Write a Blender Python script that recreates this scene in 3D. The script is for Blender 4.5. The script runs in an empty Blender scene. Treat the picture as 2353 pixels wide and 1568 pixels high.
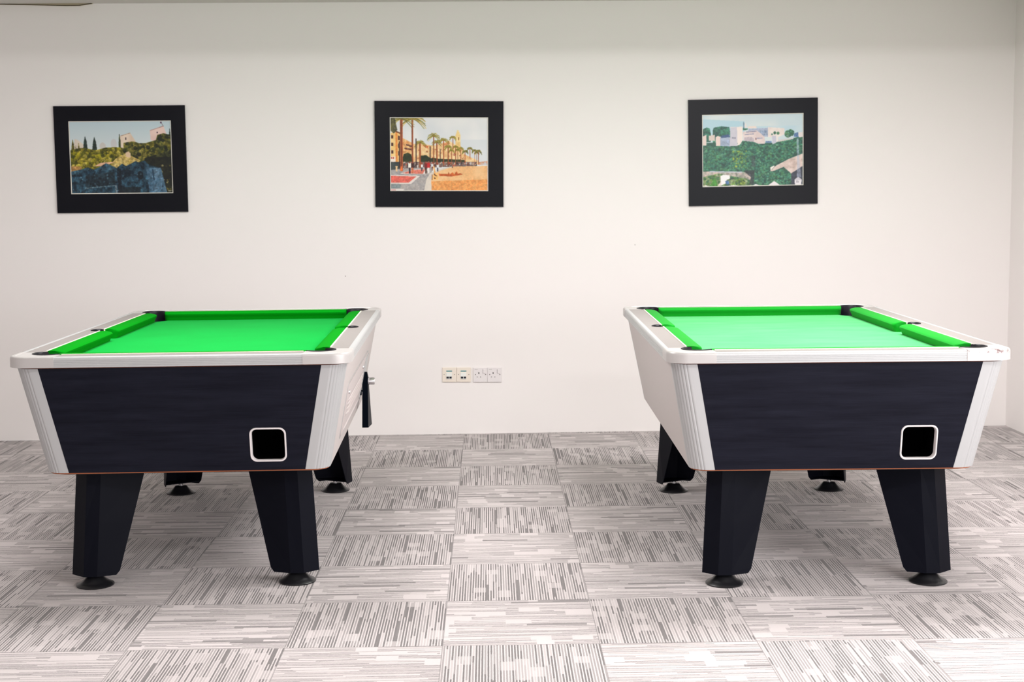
import bpy, bmesh, math, random
import numpy as np
from mathutils import Vector, Matrix

# ------------------------------------------------------------------ camera, light, exposure
C = bpy.context.scene.collection
SC = bpy.context.scene
PI = math.pi
CAM_H, PITCH, YAW, ROLL, FPX = 1.4285, 0.1032, 0.01505, -0.01002, 3289.93
cd = bpy.data.cameras.new('camera'); cam = bpy.data.objects.new('camera', cd); C.objects.link(cam)
cd.sensor_fit = 'HORIZONTAL'; cd.sensor_width = 36.0; cd.lens = FPX * 36.0 / 2353.0
cd.clip_start = 0.05; cd.clip_end = 100
cd.dof.use_dof = True; cd.dof.focus_distance = 5.6; cd.dof.aperture_fstop = 8.0
fw = Vector((math.sin(YAW) * math.cos(PITCH), math.cos(YAW) * math.cos(PITCH), -math.sin(PITCH)))
rt = Vector((math.cos(YAW), -math.sin(YAW), 0)); up = rt.cross(fw)
r2 = math.cos(ROLL) * rt + math.sin(ROLL) * up; u2 = -math.sin(ROLL) * rt + math.cos(ROLL) * up
m = Matrix((r2, u2, -fw)).transposed().to_4x4(); m.translation = (0, 0, CAM_H)
cam.matrix_world = m
SC.camera = cam

SC.view_settings.view_transform = 'Standard'; SC.view_settings.look = 'None'
SC.view_settings.gamma = 1; SC.view_settings.use_curve_mapping = False
SC.view_settings.exposure = 0.09
SC.cycles.use_denoising = True
SC.cycles.max_bounces = 8; SC.cycles.diffuse_bounces = 6

w = bpy.data.worlds.new('world'); SC.world = w; w.use_nodes = True
w.node_tree.nodes['Background'].inputs[0].default_value = (0.86, 0.93, 1.0, 1)
w.node_tree.nodes['Background'].inputs[1].default_value = 1.2

def window_light(name, loc, rot, sx, sy, power, col):
    l = bpy.data.lights.new(name, 'AREA'); l.shape = 'RECTANGLE'; l.size = sx; l.size_y = sy
    l.energy = power; l.color = col
    o = bpy.data.objects.new(name, l); C.objects.link(o); o.location = loc; o.rotation_euler = rot
    return o
# daylight through the windows of the wall behind the camera and the right-hand wall
window_light('daylight_front', (1.5, -3.0, 1.2), (math.radians(90), 0, 0), 2.8, 1.7, 22, (1.0, 0.975, 0.975))
window_light('daylight_right', (3.06, 1.6, 1.15), (math.radians(90), 0, math.radians(90)), 5.0, 1.5, 140, (1.0, 0.97, 0.965))
# fluorescent ceiling panels of the room
for lx, ly, lp in ((-1.2, 2.2, 24), (1.5, 2.2, 60), (-1.2, 5.7, 52), (1.5, 5.7, 80)):
    window_light('ceiling_light', (lx, ly, 2.5), (0, 0, 0), 1.2, 0.6, lp, (1.0, 0.97, 0.96))

# ------------------------------------------------------------------ node helpers
def srgb(r, g, b):
    f = lambda c: (c / 255 / 12.92) if c / 255 <= 0.04045 else ((c / 255 + 0.055) / 1.055) ** 2.4
    return (f(r), f(g), f(b), 1)

class NT:
    def __init__(s, mat):
        s.t = mat.node_tree; s.n = s.t.nodes; s.l = s.t.links
    def node(s, typ, **kw):
        n = s.n.new(typ)
        for k, v in kw.items(): setattr(n, k, v)
        return n
    def put(s, sock, v):
        if isinstance(v, bpy.types.NodeSocket): s.l.new(v, sock)
        elif v is not None: sock.default_value = v
    def math(s, op, a, b=None, c=None):
        n = s.node('ShaderNodeMath', operation=op)
        s.put(n.inputs[0], a)
        if b is not None: s.put(n.inputs[1], b)
        if c is not None: s.put(n.inputs[2], c)
        return n.outputs[0]
    def mixf(s, f, a, b):
        n = s.node('ShaderNodeMix', data_type='FLOAT')
        s.put(n.inputs[0], f); s.put(n.inputs[2], a); s.put(n.inputs[3], b)
        return n.outputs[0]
    def mixc(s, f, a, b, blend='MIX'):
        n = s.node('ShaderNodeMix', data_type='RGBA', blend_type=blend)
        s.put(n.inputs[0], f); s.put(n.inputs[6], a); s.put(n.inputs[7], b)
        return n.outputs[2]
    def comb(s, x, y, z):
        n = s.node('ShaderNodeCombineXYZ')
        s.put(n.inputs[0], x); s.put(n.inputs[1], y); s.put(n.inputs[2], z)
        return n.outputs[0]
    def white(s, v):
        n = s.node('ShaderNodeTexWhiteNoise', noise_dimensions='3D'); s.put(n.inputs['Vector'], v)
        return n.outputs['Value']
    def noise(s, vec, scale, detail=3, rough=0.5):
        n = s.node('ShaderNodeTexNoise'); s.put(n.inputs['Vector'], vec)
        n.inputs['Scale'].default_value = scale; n.inputs['Detail'].default_value = detail
        n.inputs['Roughness'].default_value = rough
        return n.outputs[0]

def mat(name, col, rough=0.5, metal=0.0, spec=0.5, bump=None, vary=None, sheen=0.0, coat=0.0, stretch=None):
    """bump = (scale, strength, distance); vary = (scale, colour2, amount)"""
    mt = bpy.data.materials.new(name); mt.use_nodes = True
    T = NT(mt); b = T.n['Principled BSDF']
    b.inputs['Base Color'].default_value = col; b.inputs['Roughness'].default_value = rough
    b.inputs['Metallic'].default_value = metal; b.inputs['Specular IOR Level'].default_value = spec
    b.inputs['Sheen Weight'].default_value = sheen; b.inputs['Coat Weight'].default_value = coat
    if sheen: b.inputs['Sheen Roughness'].default_value = 0.5
    tc = T.node('ShaderNodeTexCoord').outputs['Object']
    if stretch:
        mp = T.node('ShaderNodeMapping'); T.put(mp.inputs[0], tc); mp.inputs['Scale'].default_value = stretch
        tc = mp.outputs[0]
    if vary:
        f = T.noise(tc, vary[0], 4, 0.6)
        f = T.math('MULTIPLY', f, vary[2])
        T.put(b.inputs['Base Color'], T.mixc(f, col, vary[1]))
    if bump:
        n = T.noise(tc, bump[0], 3, 0.6)
        bp = T.node('ShaderNodeBump'); T.put(bp.inputs['Height'], n)
        bp.inputs['Strength'].default_value = bump[1]; bp.inputs['Distance'].default_value = bump[2]
        T.put(b.inputs['Normal'], bp.outputs[0])
    return mt

M = {}
M['wall'] = mat('wall_paint', (0.88, 0.848, 0.840, 1), 0.85, spec=0.2, bump=(60, 0.08, 0.002), vary=(1.3, (0.86, 0.818, 0.812, 1), 0.5))
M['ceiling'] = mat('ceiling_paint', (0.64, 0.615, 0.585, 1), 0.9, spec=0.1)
M['strip'] = mat('beige_strip', srgb(176, 164, 140), 0.7)
M['dark_edge'] = mat('dark_edge', srgb(70, 62, 44), 0.7)
M['silver'] = mat('silver_trim', srgb(182, 183, 184), 0.40, metal=0.2, spec=0.5)
M['cap'] = mat('cast_corner', srgb(190, 187, 186), 0.36, metal=0.15, spec=0.5, vary=(9, srgb(176, 171, 169), 0.6))
M['cap_worn'] = None
M['inlay'] = mat('rail_laminate', srgb(140, 134, 132), 0.4, spec=0.4)
M['side'] = mat('side_laminate', srgb(190, 182, 180), 0.45, spec=0.4)
M['moulding'] = mat('moulded_plastic', srgb(194, 184, 183), 0.4, spec=0.5)
M['cream'] = mat('cream_strip', srgb(236, 232, 216), 0.6)
M['felt'] = mat('green_cloth', (0.0, 0.31, 0.036, 1), 0.95, spec=0.05, bump=(700, 0.25, 0.0008), vary=(5, (0.0, 0.39, 0.055, 1), 0.8), sheen=0.03)
M['felt_glare'] = mat('glare_tinted_green_cloth', (0.035, 0.40, 0.10, 1), 0.9, spec=0.08, bump=(700, 0.25, 0.0008), vary=(3.5, (0.12, 0.50, 0.19, 1), 1.0), sheen=0.08, stretch=(1, 3, 1))  # same green cloth, paled to paint in the hazy window glare
M['cushion_cloth'] = mat('green_cushion_cloth', (0.0, 0.235, 0.006, 1), 0.9, spec=0.05, bump=(700, 0.2, 0.0008), sheen=0.0)
M['cushion_glare'] = mat('glare_tinted_cushion_cloth', (0.006, 0.27, 0.018, 1), 0.9, spec=0.06, bump=(700, 0.2, 0.0008), sheen=0.06)  # cushion green lifted to carry the same painted glare
M['pocket'] = mat('black_pocket', (0.004, 0.004, 0.008, 1), 0.4, spec=0.25)
M['leg'] = mat('black_powder_coat', (0.0022, 0.0027, 0.0065, 1), 0.5, spec=0.08, bump=(900, 0.25, 0.0008))
M['foot'] = mat('black_rubber', (0.008, 0.008, 0.010, 1), 0.35, spec=0.5)
M['chrome'] = mat('chrome', (0.75, 0.75, 0.77, 1), 0.18, metal=1.0)
M['mdf'] = mat('raw_board_edge', srgb(160, 92, 58), 0.8)
M['mdf_shaded'] = mat('shaded_board_edge', srgb(104, 58, 42), 0.8)  # board brown darkened to paint the shadow under the corner caps
M['black'] = mat('black_void', (0.002, 0.002, 0.002, 1), 1.0, spec=0.0)
M['under'] = mat('dark_underside', (0.02, 0.018, 0.016, 1), 0.9)
M['coin'] = mat('gloss_black_steel', (0.002, 0.004, 0.008, 1), 0.35, spec=0.03)
M['holeframe'] = mat('white_plastic_frame', srgb(222, 216, 216), 0.35)
M['board'] = mat('black_mount_board', (0.0025, 0.003, 0.0068, 1), 0.36, spec=0.17)
M['bevel'] = mat('mount_bevel', srgb(226, 222, 214), 0.6)
M['data'] = mat('ivory_plastic', srgb(236, 226, 214), 0.35)
M['power'] = mat('white_plastic', srgb(230, 225, 226), 0.3)
M['module'] = mat('white_module', srgb(238, 240, 236), 0.3)
M['blue'] = mat('blue_label', srgb(40, 130, 140), 0.4)
M['port'] = mat('dark_port', srgb(12, 14, 30), 0.4)
M['screw'] = mat('screw_grey', srgb(120, 112, 110), 0.4, metal=0.5)
M['slot'] = mat('socket_slot', srgb(20, 18, 20), 0.5)
M['slot_grey'] = mat('socket_shutter', srgb(110, 104, 106), 0.5)
M['mark'] = mat('grey_mark', srgb(188, 184, 184), 0.6)

def wood_mat(name, c1, c2):
    mt = bpy.data.materials.new(name); mt.use_nodes = True; T = NT(mt); b = T.n['Principled BSDF']
    tc = T.node('ShaderNodeTexCoord').outputs['Object']
    mp = T.node('ShaderNodeMapping'); T.put(mp.inputs[0], tc); mp.inputs['Scale'].default_value = (1.2, 1, 16)
    n1 = T.noise(mp.outputs[0], 2.2, 6, 0.62)
    mp2 = T.node('ShaderNodeMapping'); T.put(mp2.inputs[0], tc); mp2.inputs['Scale'].default_value = (3, 1, 120)
    n2 = T.noise(mp2.outputs[0], 3.0, 3, 0.6)
    f = T.math('ADD', T.math('MULTIPLY', n1, 0.7), T.math('MULTIPLY', n2, 0.35))
    r = T.node('ShaderNodeMapRange'); T.put(r.inputs[0], f)
    r.inputs[1].default_value = 0.36; r.inputs[2].default_value = 0.68
    T.put(b.inputs['Base Color'], T.mixc(r.outputs[0], c1, c2))
    b.inputs['Roughness'].default_value = 0.36; b.inputs['Specular IOR Level'].default_value = 0.13
    bp = T.node('ShaderNodeBump'); T.put(bp.inputs['Height'], f); bp.inputs['Strength'].default_value = 0.12
    bp.inputs['Distance'].default_value = 0.002; T.put(b.inputs['Normal'], bp.outputs[0])
    return mt
M['wood'] = wood_mat('black_woodgrain', (0.0025, 0.003, 0.008, 1), (0.009, 0.010, 0.019, 1))

def worn_cap():
    mt = mat('worn_cast_corner', srgb(196, 190, 188), 0.36, metal=0.15, spec=0.5); T = NT(mt); b = T.n['Principled BSDF']
    tc = T.node('ShaderNodeTexCoord').outputs['Object']
    n = T.noise(tc, 42, 5, 0.7)
    r = T.node('ShaderNodeMapRange'); T.put(r.inputs[0], n); r.inputs[1].default_value = 0.55; r.inputs[2].default_value = 0.60
    sp = T.node('ShaderNodeSeparateXYZ'); T.put(sp.inputs[0], tc)
    band = T.math('MULTIPLY', T.math('GREATER_THAN', sp.outputs[2], 0.8605), T.math('LESS_THAN', sp.outputs[1], -0.985))
    T.put(b.inputs['Base Color'], T.mixc(T.math('MULTIPLY', r.outputs[0], band), srgb(196, 190, 188), srgb(128, 106, 106)))
    return mt
M['cap_worn'] = worn_cap()

def carpet():
    mt = bpy.data.materials.new('carpet_tiles'); mt.use_nodes = True; T = NT(mt); b = T.n['Principled BSDF']
    tc = T.node('ShaderNodeTexCoord').outputs['Object']
    sp = T.node('ShaderNodeSeparateXYZ'); T.put(sp.inputs[0], tc)
    X = T.math('DIVIDE', T.math('ADD', sp.outputs[0], 0.1634), 0.5)
    Y = T.math('DIVIDE', T.math('SUBTRACT', sp.outputs[1], 7.922), 0.5)
    I, J = T.math('FLOOR', X), T.math('FLOOR', Y)
    fx, fy = T.math('FRACT', X), T.math('FRACT', Y)
    par = T.math('FLOORED_MODULO', T.math('ADD', I, J), 2.0)      # 0 -> stripes run away from the camera
    v = T.mixf(par, fx, fy)      # across the stripes
    u = T.mixf(par, fy, fx)      # along the stripes
    tid = T.math('ADD', T.math('MULTIPLY', I, 7.13), T.math('MULTIPLY', J, 3.71))
    wob = T.math('MULTIPLY', T.math('SUBTRACT', T.noise(tc, 120, 2, 0.6), 0.5), 0.006)
    v = T.math('ADD', v, wob)
    NL = 54.0
    lv = T.math('MULTIPLY', v, NL); L = T.math('FLOOR', lv); fl = T.math('FRACT', lv)
    def cells(nv, nu, jit, seed):
        g = T.math('FLOOR', T.math('MULTIPLY', v, nv))
        r = T.white(T.comb(g, tid, seed))
        sg = T.math('FLOOR', T.math('ADD', T.math('MULTIPLY', u, T.math('ADD', nu * .7, T.math('MULTIPLY', r, nu * .6))), T.math('MULTIPLY', r, jit)))
        return T.white(T.comb(g, sg, T.math('ADD', tid, seed * 3.3)))
    lane = cells(NL, 1.8, 5.0, 1.5)          # one thin lane
    lane2 = cells(NL, 2.6, 9.0, 4.5)
    pair = cells(NL / 2, 2.4, 7.0, 9.5)      # two lanes wide
    blk = cells(11.0, 7.0, 3.0, 14.5)        # small rectangles
    bar = cells(27.0, 2.2, 5.0, 21.5)        # long bars
    # stripes running away from the camera: light threads on darker pile
    thr_a = T.math('LESS_THAN', fl, 0.41)
    gap_a = T.mixf(T.math('GREATER_THAN', lane, 0.45), 0.6, 0.92)
    gap_a = T.mixf(T.math('LESS_THAN', lane2, 0.14), gap_a, 0.25)
    brk = T.math('MULTIPLY', T.math('LESS_THAN', pair, 0.08), 0.85)
    a = T.math('MAXIMUM', T.math('MULTIPLY', gap_a, T.math('SUBTRACT', 1.0, thr_a)), T.math('MULTIPLY', brk, T.math('GREATER_THAN', T.math('FRACT', T.math('MULTIPLY', lv, 0.5)), 0.22)))
    a = T.math('MULTIPLY', a, T.mixf(T.math('LESS_THAN', blk, 0.10), 1.0, 0.45))
    # stripes running across: darker lines on light pile, plain squares and long bars
    thr_b = T.math('LESS_THAN', fl, 0.58)
    gap_b = T.mixf(T.math('GREATER_THAN', lane, 0.40), 0.55, 0.95)
    gap_b = T.mixf(T.math('LESS_THAN', lane2, 0.20), gap_b, 0.0)
    b_ = T.math('MULTIPLY', gap_b, T.math('SUBTRACT', 1.0, thr_b))
    b_ = T.math('MULTIPLY', b_, T.math('GREATER_THAN', blk, 0.10))
    b_ = T.math('MAXIMUM', b_, T.math('MULTIPLY', T.math('LESS_THAN', bar, 0.055), 0.68))
    dark = T.mixf(par, a, b_)
    ex = T.math('MINIMUM', T.math('MINIMUM', fx, T.math('SUBTRACT', 1.0, fx)), T.math('MINIMUM', fy, T.math('SUBTRACT', 1.0, fy)))
    dark = T.math('MAXIMUM', dark, T.math('MULTIPLY', T.math('LESS_THAN', ex, 0.0035), 0.6))
    speck = T.noise(tc, 620, 2, 0.7)
    dark2 = T.math('MULTIPLY', dark, T.math('ADD', 0.35, T.math('MULTIPLY', speck, 1.25)))
    f = T.math('MINIMUM', dark2, 1.0)
    lo = srgb(88, 84, 84); hi = srgb(205, 196, 196)
    big = T.noise(tc, 0.8, 2, 0.5)
    hi2 = T.mixc(big, hi, srgb(199, 191, 191))
    col = T.mixc(f, hi2, lo)
    col = T.mixc(T.math('MULTIPLY', T.math('SUBTRACT', speck, 0.46), 0.7), col, srgb(118, 108, 108))
    T.put(b.inputs['Base Color'], col)
    b.inputs['Roughness'].default_value = 0.95; b.inputs['Specular IOR Level'].default_value = 0.15
    b.inputs['Sheen Weight'].default_value = 0.25; b.inputs['Sheen Roughness'].default_value = 0.4
    bp = T.node('ShaderNodeBump'); T.put(bp.inputs['Height'], speck); bp.inputs['Strength'].default_value = 0.4
    bp.inputs['Distance'].default_value = 0.003; T.put(b.inputs['Normal'], bp.outputs[0])
    return mt
M['carpet'] = carpet()

# ------------------------------------------------------------------ mesh helpers
def obj(name, bm, material, parent=None, smooth=False):
    me = bpy.data.meshes.new(name); bmesh.ops.recalc_face_normals(bm, faces=bm.faces); bm.to_mesh(me); bm.free()
    if isinstance(material, (list, tuple)):
        for x in material: me.materials.append(x)
    else: me.materials.append(material)
    if smooth:
        for p in me.polygons: p.use_smooth = True
        try: me.set_sharp_from_angle(angle=math.radians(38))
        except Exception: pass
    o = bpy.data.objects.new(name, me); C.objects.link(o)
    if parent: o.parent = parent
    return o

def tag(o, label=None, cat=None, group=None, kind=None):
    if label: o['label'] = label
    if cat: o['category'] = cat
    if group: o['group'] = group
    if kind: o['kind'] = kind
    return o

def empty(name, loc, rz=0):
    o = bpy.data.objects.new(name, None); C.objects.link(o); o.location = loc; o.rotation_euler = (0, 0, rz)
    o.empty_display_size = 0.1
    return o

def box(bm, c, s, mi=0, bev=0.0):
    r = bmesh.ops.create_cube(bm, size=1.0, matrix=Matrix.Translation(c) @ Matrix.Diagonal((s[0], s[1], s[2], 1)))
    vs = r['verts']
    if bev:
        es = list({e for v in vs for e in v.link_edges})
        rb = bmesh.ops.bevel(bm, geom=es, offset=bev, segments=2, affect='EDGES', profile=0.6)
    if mi:
        for f in {f for v in vs if v.is_valid for f in v.link_faces}: f.material_index = mi

def loft(bm, rings, close_u=False, cap=True, mi=0):
    """rings: lists of points, same length"""
    R = [[bm.verts.new(p) for p in r] for r in rings]
    n = len(R[0])
    for a, b in zip(R[:-1], R[1:]):
        for i in range(n if close_u else n - 1):
            j = (i + 1) % n
            f = bm.faces.new((a[i], a[j], b[j], b[i])); f.material_index = mi
    if cap and close_u:
        for r in (R[0], R[-1]):
            try: bm.faces.new(r).material_index = mi
            except ValueError: pass
    return R

def plate(bm, outline, z0, z1, holes=(), mp=None, mi=0):
    """extruded polygon with holes in the plane; mp maps (x, y, z) to a position"""
    mp = mp or (lambda x, y, z: (x, y, z))
    loops = [outline] + list(holes)
    tb = bmesh.new(); allv = []; es = []
    for lp in loops:
        vs = [tb.verts.new((x, y, 0)) for x, y in lp]; allv.append(vs)
        for i in range(len(vs)): es.append(tb.edges.new((vs[i], vs[(i + 1) % len(vs)])))
    bmesh.ops.triangle_fill(tb, edges=es, use_beauty=True, use_dissolve=False)
    tb.verts.index_update(); tb.verts.ensure_lookup_table()
    pts = [(v.co.x, v.co.y) for v in tb.verts]; tris = [[v.index for v in f.verts] for f in tb.faces]
    ed = [[v.index for v in L] for L in allv]; tb.free()
    a = [bm.verts.new(mp(x, y, z0)) for x, y in pts]; b = [bm.verts.new(mp(x, y, z1)) for x, y in pts]
    for t in tris:
        bm.faces.new([a[i] for i in reversed(t)]).material_index = mi
        bm.faces.new([b[i] for i in t]).material_index = mi
    for L in ed:
        for i in range(len(L)):
            p, q = L[i], L[(i + 1) % len(L)]
            bm.faces.new((a[p], a[q], b[q], b[p])).material_index = mi

def rrect(cx, cy, w_, h_, r, n=6):
    pts = []
    for (sx, sy, a0) in ((1, 1, 0), (-1, 1, 90), (-1, -1, 180), (1, -1, 270)):
        for k in range(n + 1):
            a = math.radians(a0 + 90 * k / n)
            pts.append((cx + sx * (w_ / 2 - r) + r * math.cos(a), cy + sy * (h_ / 2 - r) + r * math.sin(a)))
    return pts

def lathe(bm, prof, c=(0, 0, 0), n=32, axis='z', mi=0):
    rings = []
    for r, z in prof:
        ring = []
        for k in range(n):
            a = 2 * PI * k / n
            if axis == 'z': ring.append((c[0] + r * math.cos(a), c[1] + r * math.sin(a), c[2] + z))
            else: ring.append((c[0] + z, c[1] + r * math.cos(a), c[2] + r * math.sin(a)))
        rings.append(ring)
    loft(bm, rings, close_u=True, mi=mi)

# ------------------------------------------------------------------ the room
WY, WT = 8.4507, 0.0164                 # far wall: y = WY + WT x
XR, XL, YF, ZC = 3.103, -4.6, -3.1, 2.533
def wy(x): return WY + WT * x
def struct(name, bm, m_, **k): return tag(obj(name, bm, m_, **k), kind='structure')
bm = bmesh.new(); vs = [bm.verts.new(p) for p in ((XL, YF, 0), (XR, YF, 0), (XR, wy(XR), 0), (XL, wy(XL), 0))]
low = [bm.verts.new((v.co.x, v.co.y, -0.05)) for v in vs]; bm.faces.new(vs); bm.faces.new(low)
for i in range(4): bm.faces.new((vs[i], vs[(i + 1) % 4], low[(i + 1) % 4], low[i]))
struct('floor', bm, M['carpet'])
bm = bmesh.new()
plate(bm, [(XL, YF), (XR, YF), (XR, wy(XR)), (XL, wy(XL))], ZC, ZC + 0.08)
struct('ceiling', bm, M['ceiling'])
bm = bmesh.new()
plate(bm, [(XL - .1, wy(XL)), (XR + .1, wy(XR)), (XR + .1, wy(XR) + .12), (XL - .1, wy(XL) + .12)], 0, ZC)
wall_back = struct('wall_back', bm, M['wall'])
bm = bmesh.new()       # right wall with the window opening
yz = lambda x0: (lambda a, b, c: (x0 + c, a, b))
plate(bm, [(YF, 0), (wy(XR), 0), (wy(XR), ZC), (YF, ZC)], 0, 0.12, holes=[[(-0.9, .4), (4.1, .4), (4.1, 2.1), (-0.9, 2.1)]], mp=yz(XR))
struct('wall_right', bm, M['wall'])
bm = bmesh.new()
plate(bm, [(YF, 0), (wy(XL), 0), (wy(XL), ZC), (YF, ZC)], -0.12, 0, mp=yz(XL))
struct('wall_left', bm, M['wall'])
bm = bmesh.new()
plate(bm, [(XL - .1, 0), (XR + .1, 0), (XR + .1, ZC), (XL - .1, ZC)], 0, 0.12,
      holes=[[(0.1, .4), (2.9, .4), (2.9, 2.1), (0.1, 2.1)]], mp=lambda a, b, c: (a, YF - c, b))
struct('wall_front', bm, M['wall'])

bm = bmesh.new(); box(bm, ((XL + XR) / 2, 7.03, 2.461), (XR - XL, 0.25, 0.144))
struct('shade_beam', bm, M['ceiling'])      # beam added out of view to shade the top of the far wall

# loose beige strip at the top left of the far wall
bm = bmesh.new()
N = 26
rings = []
for k in range(N + 1):
    x = -3.2 + (3.2 - 2.26) * k / N
    t = max(0, (x + 2.34) / 0.08); s = min(1, t); s = s * s * (3 - 2 * s)
    zb = 2.520 + max(0, (-2.42 - x)) * 0.028
    zb = zb * (1 - s) + (ZC - 0.002) * s
    rings.append([(x, wy(x) - 0.02, ZC), (x, wy(x) - 0.02, zb + 0.0035), (x, wy(x) - 0.021, zb), (x, wy(x), zb), (x, wy(x), ZC)])
R = loft(bm, rings, close_u=True)
bm.faces.ensure_lookup_table()
for f in bm.faces:
    c = f.calc_center_median()
    if abs(f.normal.z) > 0.6 or c.z < 0: pass
st = struct('trim_1', bm, M['strip'])
bm = bmesh.new()
rings = [[(r[2][0], r[2][1] - 0.002, r[2][2] - .001), (r[2][0], r[2][1] - 0.002, r[2][2] + 0.003), (r[2][0], r[2][1] + .002, r[2][2] + 0.003), (r[2][0], r[2][1] + .002, r[2][2] - .001)] for r in rings]
loft(bm, rings, close_u=True)
obj('lower_edge', bm, M['dark_edge'], st)
# tiny dark nail holes in the far wall
for (x, z) in ((0.86, 1.115), (-0.85, 0.95)):
    bm = bmesh.new(); lathe(bm, [(0.0022, 0), (0.0022, 0.002), (0.0001, 0.002)], n=10)
    o = obj('nail_hole', bm, M['slot'], wall_back); o.rotation_euler = (PI / 2, 0, 0); o.location = (x, wy(x), z)

# ------------------------------------------------------------------ pool table
ZT, ZB, ZBED = 0.8716, 0.835, 0.832
RW, RL = 0.601, 1.0205
CAP = 0.168
IN_W, IN_L = 0.515, 0.935        # inner edge of the flat rail top
TRIM = 0.018
CX0, CY0, ZCT = 0.582, 0.9946, 0.829
CX1, CY1, ZCB = 0.508, 0.9224, 0.442
PC, PR = (0.484, 0.893), 0.052    # corner pocket centre and radius
MC, MR = (0.522, -0.01), 0.033    # middle pocket

def lerp(a, b, t): return a + (b - a) * t

def trim_profile(grooved=True):
    p = [(0.0, ZB)]
    if grooved:
        z = ZB + 0.002; p.append((0.0, z))
        for k in range(4):
            p += [(0.0, z + 0.0042), (-0.0011, z + 0.0048), (-0.0011, z + 0.0056), (0.0, z + 0.0062)]
            z += 0.0058
        p.append((0.0, 0.861))
    else: p += [(0, ZB + 0.002), (0.0, 0.848), (0.0, 0.861)]
    for k in range(1, 7):
        a = PI / 2 * k / 6
        p.append((-0.0085 + 0.0085 * math.cos(a), 0.861 + (ZT + .0012 - 0.861) * math.sin(a)))
    p += [(-TRIM, ZT + .0012), (-TRIM - .002, ZT - .002), (-TRIM - .002, ZB)]
    return p

def corner_section(n=40):
    """grooved quarter-round post, measured inward from the outer corner; returns (du, dv) list"""
    S, r = 0.086, 0.064
    pts = [(S, 0.0), (S * .98, 0.0)]
    L0 = S - r
    path = []
    for k in range(5): path.append(((S - L0 * (k / 4)), 0.0, 0.0, -1.0))
    for k in range(1, n):
        a = PI / 2 * k / n
        path.append((r - r * math.sin(a), r - r * math.cos(a), -math.sin(a), -math.cos(a)))
    for k in range(5): path.append((0.0, r + L0 * k / 4, -1.0, 0.0))
    # cumulative length for the ribs
    out = []; d = 0; prev = path[0]
    for q in path:
        d += math.hypot(q[0] - prev[0], q[1] - prev[1]); prev = q
        g = 0.0
        if 0.028 < d < 0.118:
            ph = ((d - 0.028) / 0.0129) % 1
            g = 0.0016 if ph > 0.72 else 0.0006 * math.sin(ph / .72 * PI)* -1
        out.append((q[0] - q[2] * g, q[1] - q[3] * g))
    return out

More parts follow.
